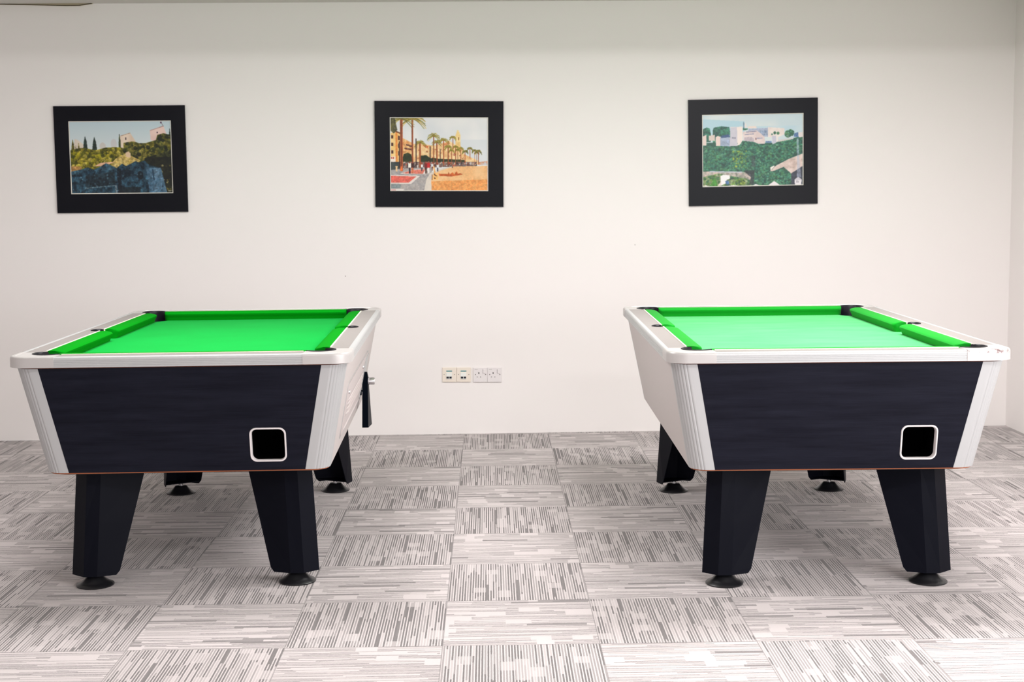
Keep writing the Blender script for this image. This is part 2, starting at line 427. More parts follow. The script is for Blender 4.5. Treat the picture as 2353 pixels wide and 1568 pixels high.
def build_table(loc, rz, name, label, coin, felt, cush, worn_corner=None):
    root = empty(name, (loc[0], loc[1], 0), rz)
    tag(root, label, 'pool table', 'pool tables')
    P = lambda n, bm, m_, par=root, **k: obj(n, bm, m_, par, **k)
    # ---- end panels, sloping inwards, with the ball return opening at the near end
    def endmap(sy, off=0.0):
        return lambda x, z, d: (x, sy * (lerp(CY0, CY1, (ZCT - z) / (ZCT - ZCB)) - d - off), z)
    HX, HZ, HW, HH = 0.294, 0.537, 0.131, 0.128
    for sy in (-1, 1):
        bm = bmesh.new()
        pw0, pw1 = CX0 - 0.0855, CX1 - 0.0845
        hole = [rrect(HX, HZ, HW - .006, HH - .006, .022)] if sy < 0 else []
        plate(bm, [(-pw1, ZCB), (pw1, ZCB), (pw0, ZCT), (-pw0, ZCT)], 0.0, 0.016, holes=hole, mp=endmap(sy))
        ep = P('end_panel', bm, M['wood'])
        if sy < 0:
            bm = bmesh.new()
            f = endmap(sy, 0)
            o1 = rrect(HX, HZ, HW, HH, .024); i1 = rrect(HX, HZ, HW - .013, HH - .013, .020)
            prof = [(o1, 0.0), (rrect(HX, HZ, HW - .003, HH - .003, .023), -.0035), (rrect(HX, HZ, HW - .010, HH - .010, .021), -.0035), (i1, -.001), (i1, 0.022)]
            loft(bm, [[f(x, z, d) for x, z in lp] for lp, d in prof], close_u=True, cap=False)
            P('return_frame', bm, M['holeframe'], ep, smooth=True)
            bm = bmesh.new()
            lp = rrect(HX, HZ, HW - .0125, HH - .0125, .020)
            rings = [[f(x, z, 0.020) for x, z in lp], [f(x, z, 0.16) for x, z in lp], [f(lerp(x, HX, .9), lerp(z, HZ, .9), 0.162) for x, z in lp]]
            loft(bm, rings, close_u=True, cap=False)
            P('return_chute', bm, M['black'], ep)
    # ---- side panels
    for sx in (-1, 1):
        bm = bmesh.new()
        f = lambda y, z, d: (sx * (lerp(CX0, CX1, (ZCT - z) / (ZCT - ZCB)) - d), y, z)
        plate(bm, [(-CY1 + .084, ZCB), (CY1 - .084, ZCB), (CY0 - .086, ZCT), (-CY0 + .086, ZCT)], 0.0, 0.016, mp=f)
        sp = P('side_panel', bm, M['side'])
        if coin and sx > 0:
            def seam(bm, pts, wd=0.0035, h=0.0022, closed=True):
                n = len(pts); fr = []
                for i in range(n if closed else n - 1):
                    a, b = pts[i], pts[(i + 1) % n]
                    dx, dz = b[0] - a[0], b[1] - a[1]; L = math.hypot(dx, dz) or 1
                    nx, nz = -dz / L * wd / 2, dx / L * wd / 2
                    q = [(a[0] + nx, a[1] + nz), (a[0] - nx, a[1] - nz), (b[0] - nx, b[1] - nz), (b[0] + nx, b[1] + nz)]
                    v0 = [bm.verts.new(f(y, z, 0.002)) for y, z in q]; v1 = [bm.verts.new(f(y, z, -h)) for y, z in q]
                    bm.faces.new(v0); bm.faces.new(v1)
                    for k in range(4): bm.faces.new((v0[k], v0[(k + 1) % 4], v1[(k + 1) % 4], v1[k]))
            bm = bmesh.new()
            plate(bm, rrect(-0.02, 0.603, 1.15, 0.205, 0.03), -0.003, 0.002, mp=f)
            door = P('access_door', bm, M['moulding'], sp)
            bm = bmesh.new(); seam(bm, rrect(-0.02, 0.603, 1.18, 0.218, 0.035), 0.0035, 0.002)
            P('door_frame', bm, M['silver'], sp)
            bm = bmesh.new()
            # ball tray moulding: ribs stepping outwards, then a scooped lower half
            ys = np.linspace(-0.50, 0.40, 14)
            prof = [(0.632, -0.003), (0.629, -0.007), (0.626, -0.007), (0.624, -0.0035), (0.614, -0.0035), (0.612, -0.008), (0.609, -0.008), (0.607, -0.0045),
                    (0.597, -0.0045), (0.595, -0.009), (0.592, -0.009), (0.590, -0.005), (0.578, -0.005), (0.576, -0.011), (0.571, -0.011), (0.568, -0.004), (0.55, 0.001), (0.532, 0.001), (0.516, -0.003), (0.512, -0.006), (0.508, -0.003)]
            rings = []
            for i, y in enumerate(ys):
                e = min(1, min(i, len(ys) - 1 - i) / 1.0)
                rings.append([f(y, z, lerp(-0.0032, d - .0005, e)) for z, d in prof])
            loft(bm, rings)
            P('ball_tray', bm, M['moulding'], sp, smooth=True)
            for y in (-0.525, 0.277):
                bm = bmesh.new(); lathe(bm, [(0.008, 0), (0.008, 0.008), (0.0065, 0.010), (0.0035, 0.010), (0.003, 0.008), (0.0002, 0.008)], n=20, axis='x')
                o = P('door_lock', bm, M['chrome'], sp, smooth=True); o.location = f(y, 0.667, 0.002); tag(o, 'chrome lock')
            # coin mechanism standing proud of the panel
            bm = bmesh.new()
            plate(bm, rrect(0.50, 0.60, 0.20, 0.19, 0.012), -0.006, 0.002, mp=f)
            P('mechanism_plate', bm, M['silver'], sp)
            bm = bmesh.new()
            def sect(z, x0, x1, y0, y1, s=0.0):
                return [(x0, y0, z), (x1, y0, z), (x1 + s, y1, z), (x0 + s, y1, z)]
            x0a, x1a, x0b, x1b = 0.538, 0.563, 0.533, 0.561
            outr = [sect(0.622, x0a, x1a - .003, .45, .468, 0), sect(0.600, x0a, x1a, .45, .475, .001), sect(0.366, x0b, x1b, .45, .55, .010)]
            loft(bm, outr, close_u=True, cap=False)
            bm.faces.new([bm.verts.new(p) for p in outr[0]])
            inn = [sect(0.366, x0b + .0025, x1b - .0025, .4525, .5475, .010), sect(0.43, x0b + .003, x1b - .0025, .4525, .515, .006)]
            R = loft(bm, inn, close_u=True, cap=False, mi=1)
            bm.faces.new([bm.verts.new(p) for p in inn[1]]).material_index = 1
            # rim
            a = [bm.verts.new(p) for p in outr[2]]; b_ = [bm.verts.new(p) for p in inn[0]]
            for k in range(4): bm.faces.new((a[k], a[(k + 1) % 4], b_[(k + 1) % 4], b_[k])).material_index = 1
            cm = P('coin_mechanism', bm, [M['coin'], M['silver']])
            tag(cm, 'tall gloss black coin mechanism')
            bm = bmesh.new()
            lathe(bm, [(0.0165, 0), (0.0165, 0.027), (0.015, 0.031), (0.0002, 0.031)], c=(0.562, 0.472, 0.578), n=28, axis='x')
            lathe(bm, [(0.0185, 0), (0.0185, 0.006), (0.0165, 0.006)], c=(0.561, 0.472, 0.578), n=28, axis='x')
            o = P('coin_knob', bm, M['chrome'], cm, smooth=True); tag(o, 'chrome knob')
            bm = bmesh.new()
            lathe(bm, [(0.008, 0), (0.008, 0.012), (0.0002, 0.012)], c=(0.524, 0.42, 0.528), n=16, axis='x')
            box(bm, (0.532, 0.44, 0.538), (0.012, 0.02, 0.006))
            P('latch', bm, M['coin'], sp)
    # ---- grooved corner posts
    sec = corner_section()
    for sx in (-1, 1):
        for sy in (-1, 1):
            bm = bmesh.new()
            rings = []
            for z, ox, oy in ((ZCT, CX0, CY0), (ZCB, CX1, CY1)):
                ring = [(sx * (ox - du), sy * (oy - dv), z) for du, dv in sec]
                ring += [(sx * (ox - .012), sy * (oy - .086), z), (sx * (ox - .05), sy * (oy - .05), z), (sx * (ox - .086), sy * (oy - .012), z)]
                rings.append(ring)
            loft(bm, rings, close_u=True)
            P('corner_post', bm, M['silver'], smooth=True)
    # ---- base board with raw edge, and the underside
    bm = bmesh.new()
    plate(bm, rrect(0, 0, 2 * CX1 - .010, 2 * CY1 - .010, 0.06), ZCB - 0.0045, ZCB)
    P('base_board', bm, M['mdf'])
    bm = bmesh.new()
    plate(bm, rrect(0, 0, 2 * CX1 - .05, 2 * CY1 - .05, 0.05), ZCB - 0.010, ZCB - .0045)
    P('underside', bm, M['under'])
    # ---- deck under the rails
    bm = bmesh.new()
    plate(bm, rrect(0, 0, 2 * CX0 - .004, 2 * CY0 - .004, 0.06), ZCT, ZCT + .0028, holes=[rrect(0, 0, 1.12, 1.94, .01)])
    o = P('rail_deck', bm, M['mdf_shaded'])
    # ---- aluminium trims
    tp = trim_profile(True)
    for sy in (-1, 1):
        bm = bmesh.new()
        loft(bm, [[(x, sy * (RL + u), z) for u, z in tp] for x in (-(RW - CAP), RW - CAP)], close_u=True)
        P('rail_trim', bm, M['silver'], smooth=True)
    for sx in (-1, 1):
        bm = bmesh.new()
        loft(bm, [[(sx * (RW + u), y, z) for u, z in tp] for y in (-(RL - CAP), RL - CAP)], close_u=True)
        P('rail_trim', bm, M['silver'], smooth=True)
    # ---- corner caps
    cp = trim_profile(False)
    ra = 0.072
    for sx in (-1, 1):
        for sy in (-1, 1):
            bm = bmesh.new(); g = 0.0012
            path = [(RW - CAP, RL, 0, 1), (RW - ra, RL, 0, 1)]
            for k in range(1, 12):
                a = PI / 2 * (1 - k / 12)
                path.append((RW - ra + ra * math.cos(a), RL - ra + ra * math.sin(a), math.cos(a), math.sin(a)))
            path += [(RW, RL - ra, 1, 0), (RW, RL - CAP, 1, 0)]
            loft(bm, [[(sx * (x + nx * (u + g)), sy * (y + ny * (u + g)), z + (g if z > .86 else 0)) for u, z in cp] for x, y, nx, ny in path], close_u=True)
            # flat top with the pocket cut out
            top = [(x - nx * .016, y - ny * .016) for x, y, nx, ny in path]
            top += [(IN_W, RL - CAP)]
            a0 = math.atan2(RL - CAP - PC[1], IN_W - PC[0]); a1 = math.atan2(IN_L - PC[1], RW - CAP - PC[0])
            a0, a1 = -0.72, PI - 0.95
            for k in range(17):
                a = lerp(a0, a1, k / 16); top.append((PC[0] + PR * math.cos(a), PC[1] + PR * math.sin(a)))
            top += [(RW - CAP, IN_L)]
            plate(bm, [(sx * x, sy * y) for x, y in top], ZT - .02, ZT + .0008)
            mm = M['cap_worn'] if worn_corner == (sx, sy) else M['cap']
            P('corner_cap', bm, mm, smooth=True)
    # ---- flat rail tops
    for sx in (-1, 1):
        bm = bmesh.new()
        pts = [(IN_W, -(RL - CAP)), (RW - TRIM, -(RL - CAP)), (RW - TRIM, RL - CAP), (IN_W, RL - CAP)]
        for k in range(13):
            a = PI / 2 - PI * k / 12
            pts.append((MC[0] - .004 + MR * math.cos(a), MC[1] + MR * math.sin(a)) if k not in (0, 12) else (IN_W, MC[1] + MR * math.sin(a)))
        plate(bm, [(sx * x, y) for x, y in pts], ZB, ZT)
        rt_ = P('rail_top', bm, M['inlay'])
        for (y0, y1) in ((-(RL - CAP) + .04, MC[1] - MR - .004), (MC[1] + MR + .004, RL - CAP - .04)):
            bm = bmesh.new(); box(bm, (sx * (IN_W - .001), (y0 + y1) / 2, ZT - .002), (.005, y1 - y0, .009))
            P('cushion_strip', bm, M['cream'], rt_)
    for sy in (-1, 1):
        bm = bmesh.new()
        plate(bm, [(x, sy * y) for x, y in ((-(RW - CAP), IN_L), (RW - CAP, IN_L), (RW - CAP, RL - TRIM), (-(RW - CAP), RL - TRIM))], ZB, ZT)
        rt_ = P('rail_top', bm, M['inlay'])
        bm = bmesh.new(); box(bm, (0, sy * (IN_L - .001), ZT - .002), (2 * (RW - CAP) - .01, .005, .009))
        P('cushion_strip', bm, M['cream'], rt_)
    # ---- playing bed
    bm = bmesh.new()
    pts = []
    b_r = 0.062
    for sx, sy in ((1, 1), (-1, 1), (-1, -1), (1, -1)):
        arc = []
        dy = math.sqrt(b_r ** 2 - (IN_W - PC[0]) ** 2); dx = math.sqrt(b_r ** 2 - (IN_L - PC[1]) ** 2)
        aa = math.atan2(-dy, IN_W - PC[0]); ab = math.atan2(IN_L - PC[1], -dx) - 2 * PI
        for k in range(15):
            a = lerp(aa, ab, k / 14); arc.append((sx * (PC[0] + b_r * math.cos(a)), sy * (PC[1] + b_r * math.sin(a))))
        if (sx, sy) in ((1, 1), (-1, -1)): pts += arc
        else: pts += arc[::-1]
        if (sx, sy) in ((-1, 1), (1, -1)):       # a middle pocket bite follows on this long side
            for k in range(11):
                t = -1 + 2 * k / 10
                yy = MC[1] - (-sx) * 0.04 * t if False else MC[1] + (0.040 * -t if sx < 0 else 0.040 * t)
                xx = IN_W - 0.026 * math.sqrt(max(0, 1 - t * t))
                pts.append((sx * xx, yy))
    plate(bm, pts, ZBED - .02, ZBED)
    P('playing_bed', bm, felt)
    # slate below pockets so nothing is seen through
    bm = bmesh.new(); plate(bm, rrect(0, 0, 1.12, 1.93, .04), .74, .745); P('bed_support', bm, M['black'])
    # ---- cushions
    prof = [(0.0, ZBED + .0005), (0.0, ZT + .0005), (0.012, ZT + .0022), (0.034, ZT + .0018), (0.049, ZT - .0012), (0.0555, ZT - .004), (0.0580, ZT - .008),
            (0.0572, ZT - .0135), (0.053, ZT - .019), (0.049, ZT - .028), (0.045, ZBED + .0005)]
    def cushion(a, b, fn):
        bm = bmesh.new(); rings = []
        L = b - a
        st_ = [(0.0, .72), (0.002, .84), (0.007, .94), (0.014, .985), (0.024, 1.0)]
        ss = [(a + d, s) for d, s in st_] + [(a + L * k / 6, 1) for k in range(1, 6)] + [(b - d, s) for d, s in reversed(st_)]
        for p, s in ss: rings.append([fn(p, d * s, z) for d, z in prof])
        loft(bm, rings, close_u=True)
        P('cushion', bm, cush, smooth=True)
    for sx in (-1, 1):
        for a, b in ((-0.812, MC[1] - .046), (MC[1] + .046, 0.812)):
            cushion(a, b, lambda p, d, z, sx=sx: (sx * (IN_W - .0035 - d), p, z))
    for sy in (-1, 1):
        cushion(-0.436, 0.436, lambda p, d, z, sy=sy: (p, sy * (IN_L - .0035 - d), z))
    # ---- pockets
    def pocket(cx, cy, r, a0, a1, depth, rim):
        bm = bmesh.new(); rings = []; n = 26
        for k in range(n + 1):
            a = lerp(a0, a1, k / n); ca, sa = math.cos(a), math.sin(a)
            e = min(1.0, min(k, n - k) / 3.0)
            pr = [(r + rim * .55 * e, ZT + .0005), (r + rim * .6 * e, ZT + .0015 * e + .001), (r, ZT + .0028 * e + .001), (r - .003, ZT + .0022), (r - .006, ZT - .003), (r - .007, depth), (r - .002, depth), (r - .001, ZT - .012)]
            rings.append([(cx + q * ca, cy + q * sa, z) for q, z in pr])
        loft(bm, rings, close_u=True)
        P('pocket', bm, M['pocket'], smooth=True)
    for sx in (-1, 1):
        for sy in (-1, 1):
            base = math.atan2(sy, sx); h = math.radians(118)
            pocket(sx * PC[0], sy * PC[1], PR, base - h, base + h, .75, .010)
        base = 0 if sx > 0 else PI
        pocket(sx * MC[0], MC[1], MR, base - math.radians(105), base + math.radians(105), .75, .007)
    # ---- screws under the long rail trims
    if not coin:
        for y in (0.63, 0.063, -0.276, -0.845):
            bm = bmesh.new(); box(bm, (-(RW - .012), y, ZB - .001), (.020, .022, .004)); P('rail_clip', bm, M['port'])
    # ---- folded sheet steel legs
    bot = [(0.433, 0.752), (0.454, 0.820), (0.402, 0.865), (0.353, 0.865), (0.280, 0.835)]
    top = [(0.363, 0.630), (0.433, 0.790), (0.383, 0.833), (0.334, 0.826), (0.190, 0.748)]
    zb, zt = 0.043, 0.418; zz = ZCB - .010
    ex = (zz - zt) / (zt - zb)
    top2 = [(t[0] + (t[0] - b[0]) * ex, t[1] + (t[1] - b[1]) * ex) for t, b in zip(top, bot)]
    ccx, ccy = 0.36, 0.77
    for sx in (-1, 1):
        for sy in (-1, 1):
            bm = bmesh.new()
            def inset(pts, k=.004):
                out = []
                for x, y in pts:
                    d = math.hypot(ccx - x, ccy - y); out.append((x + (ccx - x) / d * k, y + (ccy - y) / d * k))
                return out
            rings = []
            for t in (0, .04, .5, 1):
                pl = [(lerp(b[0], q[0], t), lerp(b[1], q[1], t)) for b, q in zip(bot, top2)]
                if t == 0:      # clipped lower corners of the free edges
                    pl[0] = (lerp(pl[0][0], pl[1][0], .10), lerp(pl[0][1], pl[1][1], .10)); pl[4] = (lerp(pl[4][0], pl[3][0], .12), lerp(pl[4][1], pl[3][1], .12))
                z = lerp(zb, zz, t)
                lp = pl + inset(pl)[::-1]
                rings.append([(sx * x, sy * y, z) for x, y in lp])
            loft(bm, rings, close_u=True)
            # cross plate carrying the foot bolt
            plate(bm, [(sx * x, sy * y) for x, y in inset(bot, .006)], .052, .056)
            lg = P('leg', bm, M['leg'])
            fx, fy = sx * .372, sy * .818
            bm = bmesh.new()
            lathe(bm, [(0.0001, 0), (0.066, 0.0), (0.0685, 0.002), (0.069, 0.005), (0.066, 0.008), (0.056, 0.012), (0.046, 0.019), (0.036, 0.028), (0.030, 0.034), (0.026, 0.037), (0.0001, 0.037)], c=(fx, fy, 0), n=40)
            P('foot', bm, M['foot'], lg, smooth=True)
            bm = bmesh.new(); lathe(bm, [(0.011, 0.037), (0.011, 0.044), (0.007, 0.044), (0.007, 0.054)], c=(fx, fy, 0), n=16)
            o = P('foot_bolt', bm, M['chrome'], lg, smooth=True)
    return root

build_table((-1.1155, 6.0231), 0.0198, 'pool_table',
            'silver and black pool table on the left, coin mechanism with chrome knob on its side', True, M['felt'], M['cushion_cloth'])
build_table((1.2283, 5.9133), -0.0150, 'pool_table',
            'right-hand silver and black pool table with window glare painted into its green cloth, and scuffed front corner', False, M['felt_glare'], M['cushion_glare'], worn_corner=(1, -1))

# ------------------------------------------------------------------ printed photographs (painted into a fine colour grid)
class Canvas:
    def __init__(s, W, H, seed):
        s.W, s.H = W, H; s.a = np.zeros((H, W, 3)); s.rng = np.random.default_rng(seed)
        s.v, s.u = np.mgrid[0:H, 0:W]; s.u = (s.u + .5) / W; s.v = (s.v + .5) / H
        s.asp = H / W
    def nz(s, sc, oct_=3):
        out = np.zeros((s.H, s.W)); amp = 1; tot = 0
        for o in range(oct_):
            n = int(sc * 2 ** o) + 2; my = int(n * s.asp) + 3
            g = s.rng.random((my, n + 2))
            x = s.u * n; y = s.v * (my - 2); xi = x.astype(int); yi = y.astype(int); fx = x - xi; fy = y - yi
            fx = fx * fx * (3 - 2 * fx); fy = fy * fy * (3 - 2 * fy)
            q = (g[yi, xi] * (1 - fx) + g[yi, xi + 1] * fx) * (1 - fy) + (g[yi + 1, xi] * (1 - fx) + g[yi + 1, xi + 1] * fx) * fy
            out += q * amp; tot += amp; amp *= .6
        return out / tot
    def fill(s, mask, col, col2=None, n=None, alpha=1.0):
        c = np.array(col, float)[None, None, :] * np.ones((s.H, s.W, 1))
        if col2 is not None:
            t = np.clip((n - .5) * 2.2 + .5, 0, 1)[..., None]; c = c * (1 - t) + np.array(col2, float) * t
        mm = (mask.astype(float) * alpha)[..., None]
        s.a = s.a * (1 - mm) + c * mm
    def poly(s, pts):
        m = np.zeros((s.H, s.W), bool); n = len(pts)
        for i in range(n):
            x1, y1 = pts[i]; x2, y2 = pts[(i + 1) % n]
            if y1 == y2: continue
            c = ((y1 > s.v) != (y2 > s.v)) & (s.u < (x2 - x1) * (s.v - y1) / (y2 - y1) + x1)
            m ^= c
        return m
    def ell(s, cx, cy, rx, ry): return ((s.u - cx) / rx) ** 2 + ((s.v - cy) / ry) ** 2 < 1
    def line(s, x1, y1, x2, y2, w_):
        dx, dy = x2 - x1, (y2 - y1) * s.asp; L = dx * dx + dy * dy + 1e-9
        t = np.clip(((s.u - x1) * dx + (s.v - y1) * s.asp * dy) / L, 0, 1)
        return (s.u - x1 - t * dx) ** 2 + ((s.v - y1) * s.asp - t * dy) ** 2 < (w_ / 2) ** 2
    def blobs(s, region, n, r0, r1, cols):
        ys, xs = np.nonzero(region)
        if len(ys) == 0: return
        for k in range(n):
            i = s.rng.integers(len(ys)); cx, cy = s.u[0, xs[i]], s.v[ys[i], 0]; r = s.rng.uniform(r0, r1)
            c = np.array(cols[s.rng.integers(len(cols))], float)
            x0, x1 = max(0, int((cx - r) * s.W)), min(s.W, int((cx + r) * s.W) + 2)
            ry = r / s.asp; y0, y1 = max(0, int((cy - ry) * s.H)), min(s.H, int((cy + ry) * s.H) + 2)
            sl = (slice(y0, y1), slice(x0, x1))
            d = ((s.u[sl] - cx) / r) ** 2 + ((s.v[sl] - cy) / ry) ** 2
            mm = ((d < 1) & region[sl])[..., None]
            sh = (1.12 - .4 * np.clip(((s.v[sl] - cy) / ry + 1) / 2, 0, 1))[..., None]
            s.a[sl] = np.where(mm, s.a[sl] * .25 + np.clip(c * sh, 0, 255) * .75, s.a[sl])
    def finish(s, grain=.16, sky_v=0.0):
        fine = s.rng.random((s.H, s.W)); fine = (fine + np.roll(fine, 1, 0) + np.roll(fine, 1, 1)) / 3
        mid = s.nz(60, 3)
        sat = s.a.max(-1) - s.a.min(-1); lum = s.a.mean(-1)
        busy = np.clip((196 - lum) / 40, 0, 1)                 # the pale sky stays smooth
        k = 1 + busy * ((fine - .5) * grain * 2 + (mid - .5) * grain * 3)
        s.a = np.clip(s.a * k[..., None], 0, 255)
        b = s.a.copy()
        for ax in (0, 1): b = (np.roll(b, 1, ax) + 2 * b + np.roll(b, -1, ax)) / 4
        b[0], b[-1], b[:, 0], b[:, -1] = s.a[0], s.a[-1], s.a[:, 0], s.a[:, -1]
        return b
    def palm(s, x, y, r, base, tw, leaf=(92, 96, 30), leaf2=(190, 160, 60), trunk=(176, 84, 40), n=20):
        s.fill(s.line(x, y, x, base, tw), trunk)
        s.fill(s.line(x - tw * .2, y, x - tw * .2, base, tw * .5), tuple(np.array(trunk) * .7))
        for k in range(n):
            a = math.radians(-200 + 220 * k / (n - 1)) + s.rng.uniform(-.08, .08); rr = r * s.rng.uniform(.8, 1.05)
            px, py = x, y; c = leaf if k % 3 else leaf2
            for q in range(4):
                t = (q + 1) / 4
                nx = x + rr * t * math.cos(a); ny = y + (rr * t * math.sin(a) + rr * .55 * t * t) / s.asp
                s.fill(s.line(px, py, nx, ny, max(.0045, r * .10 * (1 - t * .6))), c, alpha=.85); px, py = nx, ny

def print_castle():
    c = Canvas(300, 212, 3); P = lambda x, y: ((x - 100) / 2010, (y - 75) / 1410)
    pg = lambda *a: c.poly([P(a[i], a[i + 1]) for i in range(0, len(a), 2)])
    g = c.v[..., None] / .45
    c.a[:] = np.array([186, 205, 214]) * (1 - np.clip(g, 0, 1)) + np.array([214, 220, 222]) * np.clip(g, 0, 1)
    c.fill(pg(200, 420, 260, 430, 370, 520, 380, 650, 190, 650), (226, 214, 200), (204, 190, 176), c.nz(8))
    c.fill(pg(1090, 370, 1300, 310, 1400, 470, 1360, 600, 1110, 600), (232, 212, 194), (216, 192, 172), c.nz(9))
    c.fill(c.line(*P(1110, 365), *P(1300, 310), .006), (170, 140, 120))
    c.fill(pg(1200, 395, 1222, 395, 1222, 440, 1200, 440), (60, 40, 45))
    c.fill(pg(1685, 270, 1960, 185, 2010, 340, 2000, 460, 1700, 460), (234, 205, 196), (220, 184, 176), c.nz(9))
    c.fill(c.line(*P(1685, 268), *P(1960, 180), .006), (176, 138, 130)); c.fill(c.line(*P(1915, 110), *P(1950, 180), .004), (130, 110, 120))
    c.fill(c.ell(*P(1908, 112), .007, .012), (70, 20, 60)); c.fill(c.ell(*P(1830, 305), .006, .012), (60, 30, 50))
    c.fill(c.nz(30) > .5, (222, 214, 214), alpha=.0)
    for x, y, ww, cc in ((165, 420, .020, (128, 120, 52)), (222, 520, .010, (140, 128, 70)), (280, 470, .013, (150, 136, 70)), (410, 360, .026, (46, 66, 62)), (590, 375, .028, (44, 62, 56)), (1085, 310, .014, (70, 84, 52)), (2075, 210, .012, (50, 70, 60))):
        px, py = P(x, y)
        c.fill(c.poly([(px, py), (px + ww * .55, py + .07), (px + ww, .44), (px - ww, .44), (px - ww * .5, py + .08)]), cc, tuple(np.array(cc) * .6), c.nz(60, 2))
    c.fill(c.ell(*P(750, 560), .03, .05), (200, 186, 176), alpha=.6); c.fill(c.ell(*P(970, 520), .03, .07), (196, 184, 184), alpha=.5)
    bush = pg(100, 640, 250, 600, 400, 590, 600, 640, 800, 590, 1000, 580, 1160, 600, 1160, 500, 1350, 470, 1470, 510, 1590, 510, 1800, 450, 1830, 350, 1950, 320, 2120, 360, 2120, 1500, 100, 1500)
    c.fill(bush, (112, 104, 28), (60, 62, 18), c.nz(30))
    left = bush & (c.u < .55); right = bush & (c.u >= .5)
    c.blobs(left, 620, (.005), .022, [(176, 160, 50), (198, 182, 84), (140, 134, 24), (92, 94, 20), (58, 62, 18), (160, 150, 30)])
    c.blobs(right, 620, .005, .022, [(120, 116, 52), (160, 146, 70), (58, 66, 30), (28, 38, 22), (18, 26, 18), (88, 92, 40)])
    c.fill(pg(900, 900, 1000, 800, 1200, 700, 1480, 840, 1350, 1000, 950, 1000), (208, 186, 122), (170, 146, 74), c.nz(30))
    c.fill(pg(1190, 690, 1250, 665, 1290, 700, 1290, 790, 1200, 770), (222, 192, 160)); c.fill(pg(560, 950, 700, 880, 980, 860, 800, 940), (226, 180, 148))
    c.fill(pg(110, 950, 200, 940, 330, 960, 300, 1040, 110, 1060), (206, 160, 100), (150, 110, 60), c.nz(40))
    dk = pg(1560, 800, 2120, 640, 2120, 1500, 1500, 1500); c.fill(dk, (14, 18, 18), (30, 34, 20), c.nz(20)); c.blobs(dk & (c.v < .5), 60, .01, .025, [(70, 72, 36), (30, 36, 20), (20, 26, 20)])
    c.blobs(dk & (c.v > .6) & (c.u > .88), 24, .004, .012, [(120, 110, 50), (60, 50, 30), (170, 160, 110)])
    wallp = [P(*q) for q in ((100, 1050), (300, 1010), (440, 965), (560, 1010), (700, 950), (800, 890), (900, 930), (1010, 985), (1120, 900), (1190, 950), (1300, 900), (1380, 855), (1460, 880), (1560, 840), (1640, 920), (1850, 985), (1990, 1500), (100, 1500))]
    wl = c.poly(wallp); n1 = c.nz(26, 4); c.fill(wl, (10, 28, 42), (58, 98, 120), n1)
    c.fill(wl & (c.v > .63) & (c.v < .68) & (c.u < .46), (76, 104, 120), alpha=.35)
    c.fill(pg(390, 1130, 960, 1050, 980, 1290, 380, 1400), (16, 26, 34), (34, 52, 62), c.nz(30), .8)
    c.fill(pg(1010, 1000, 1090, 1000, 1100, 1480, 1020, 1480), (10, 18, 28), alpha=.8); c.fill(c.ell(*P(1470, 1130), .03, .06), (10, 18, 26), alpha=.8)
    c.fill(pg(1090, 1360, 1460, 1350, 1460, 1480, 1090, 1480), (14, 24, 30), alpha=.75)
    c.fill(c.line(*P(380, 1375), *P(960, 1325), .008), (120, 146, 156), alpha=.8); c.fill(c.line(*P(980, 1330), *P(990, 1480), .018), (150, 160, 168), alpha=.7)
    c.fill(c.line(*P(660, 1480), *P(820, 1475), .008), (170, 176, 184), alpha=.7)
    c.fill(pg(1590, 985, 1880, 985, 1990, 1490, 1640, 1490), (96, 126, 150), (56, 88, 112), c.nz(34, 4))
    c.fill(pg(1700, 1010, 1730, 1010, 1750, 1230, 1720, 1230), (34, 56, 76)); c.fill(c.ell(*P(1775, 1300), .005, .009), (24, 44, 60)); c.fill(c.ell(*P(1900, 1345), .007, .012), (24, 44, 60))
    c.blobs(wl & (c.u < .72), 130, .003, .010, [(84, 116, 132), (14, 26, 38), (40, 74, 94)])
    c.fill(c.line(*P(2010, 1440), *P(2085, 1436), .005), (220, 214, 200), alpha=.8)
    return c.finish(.26)

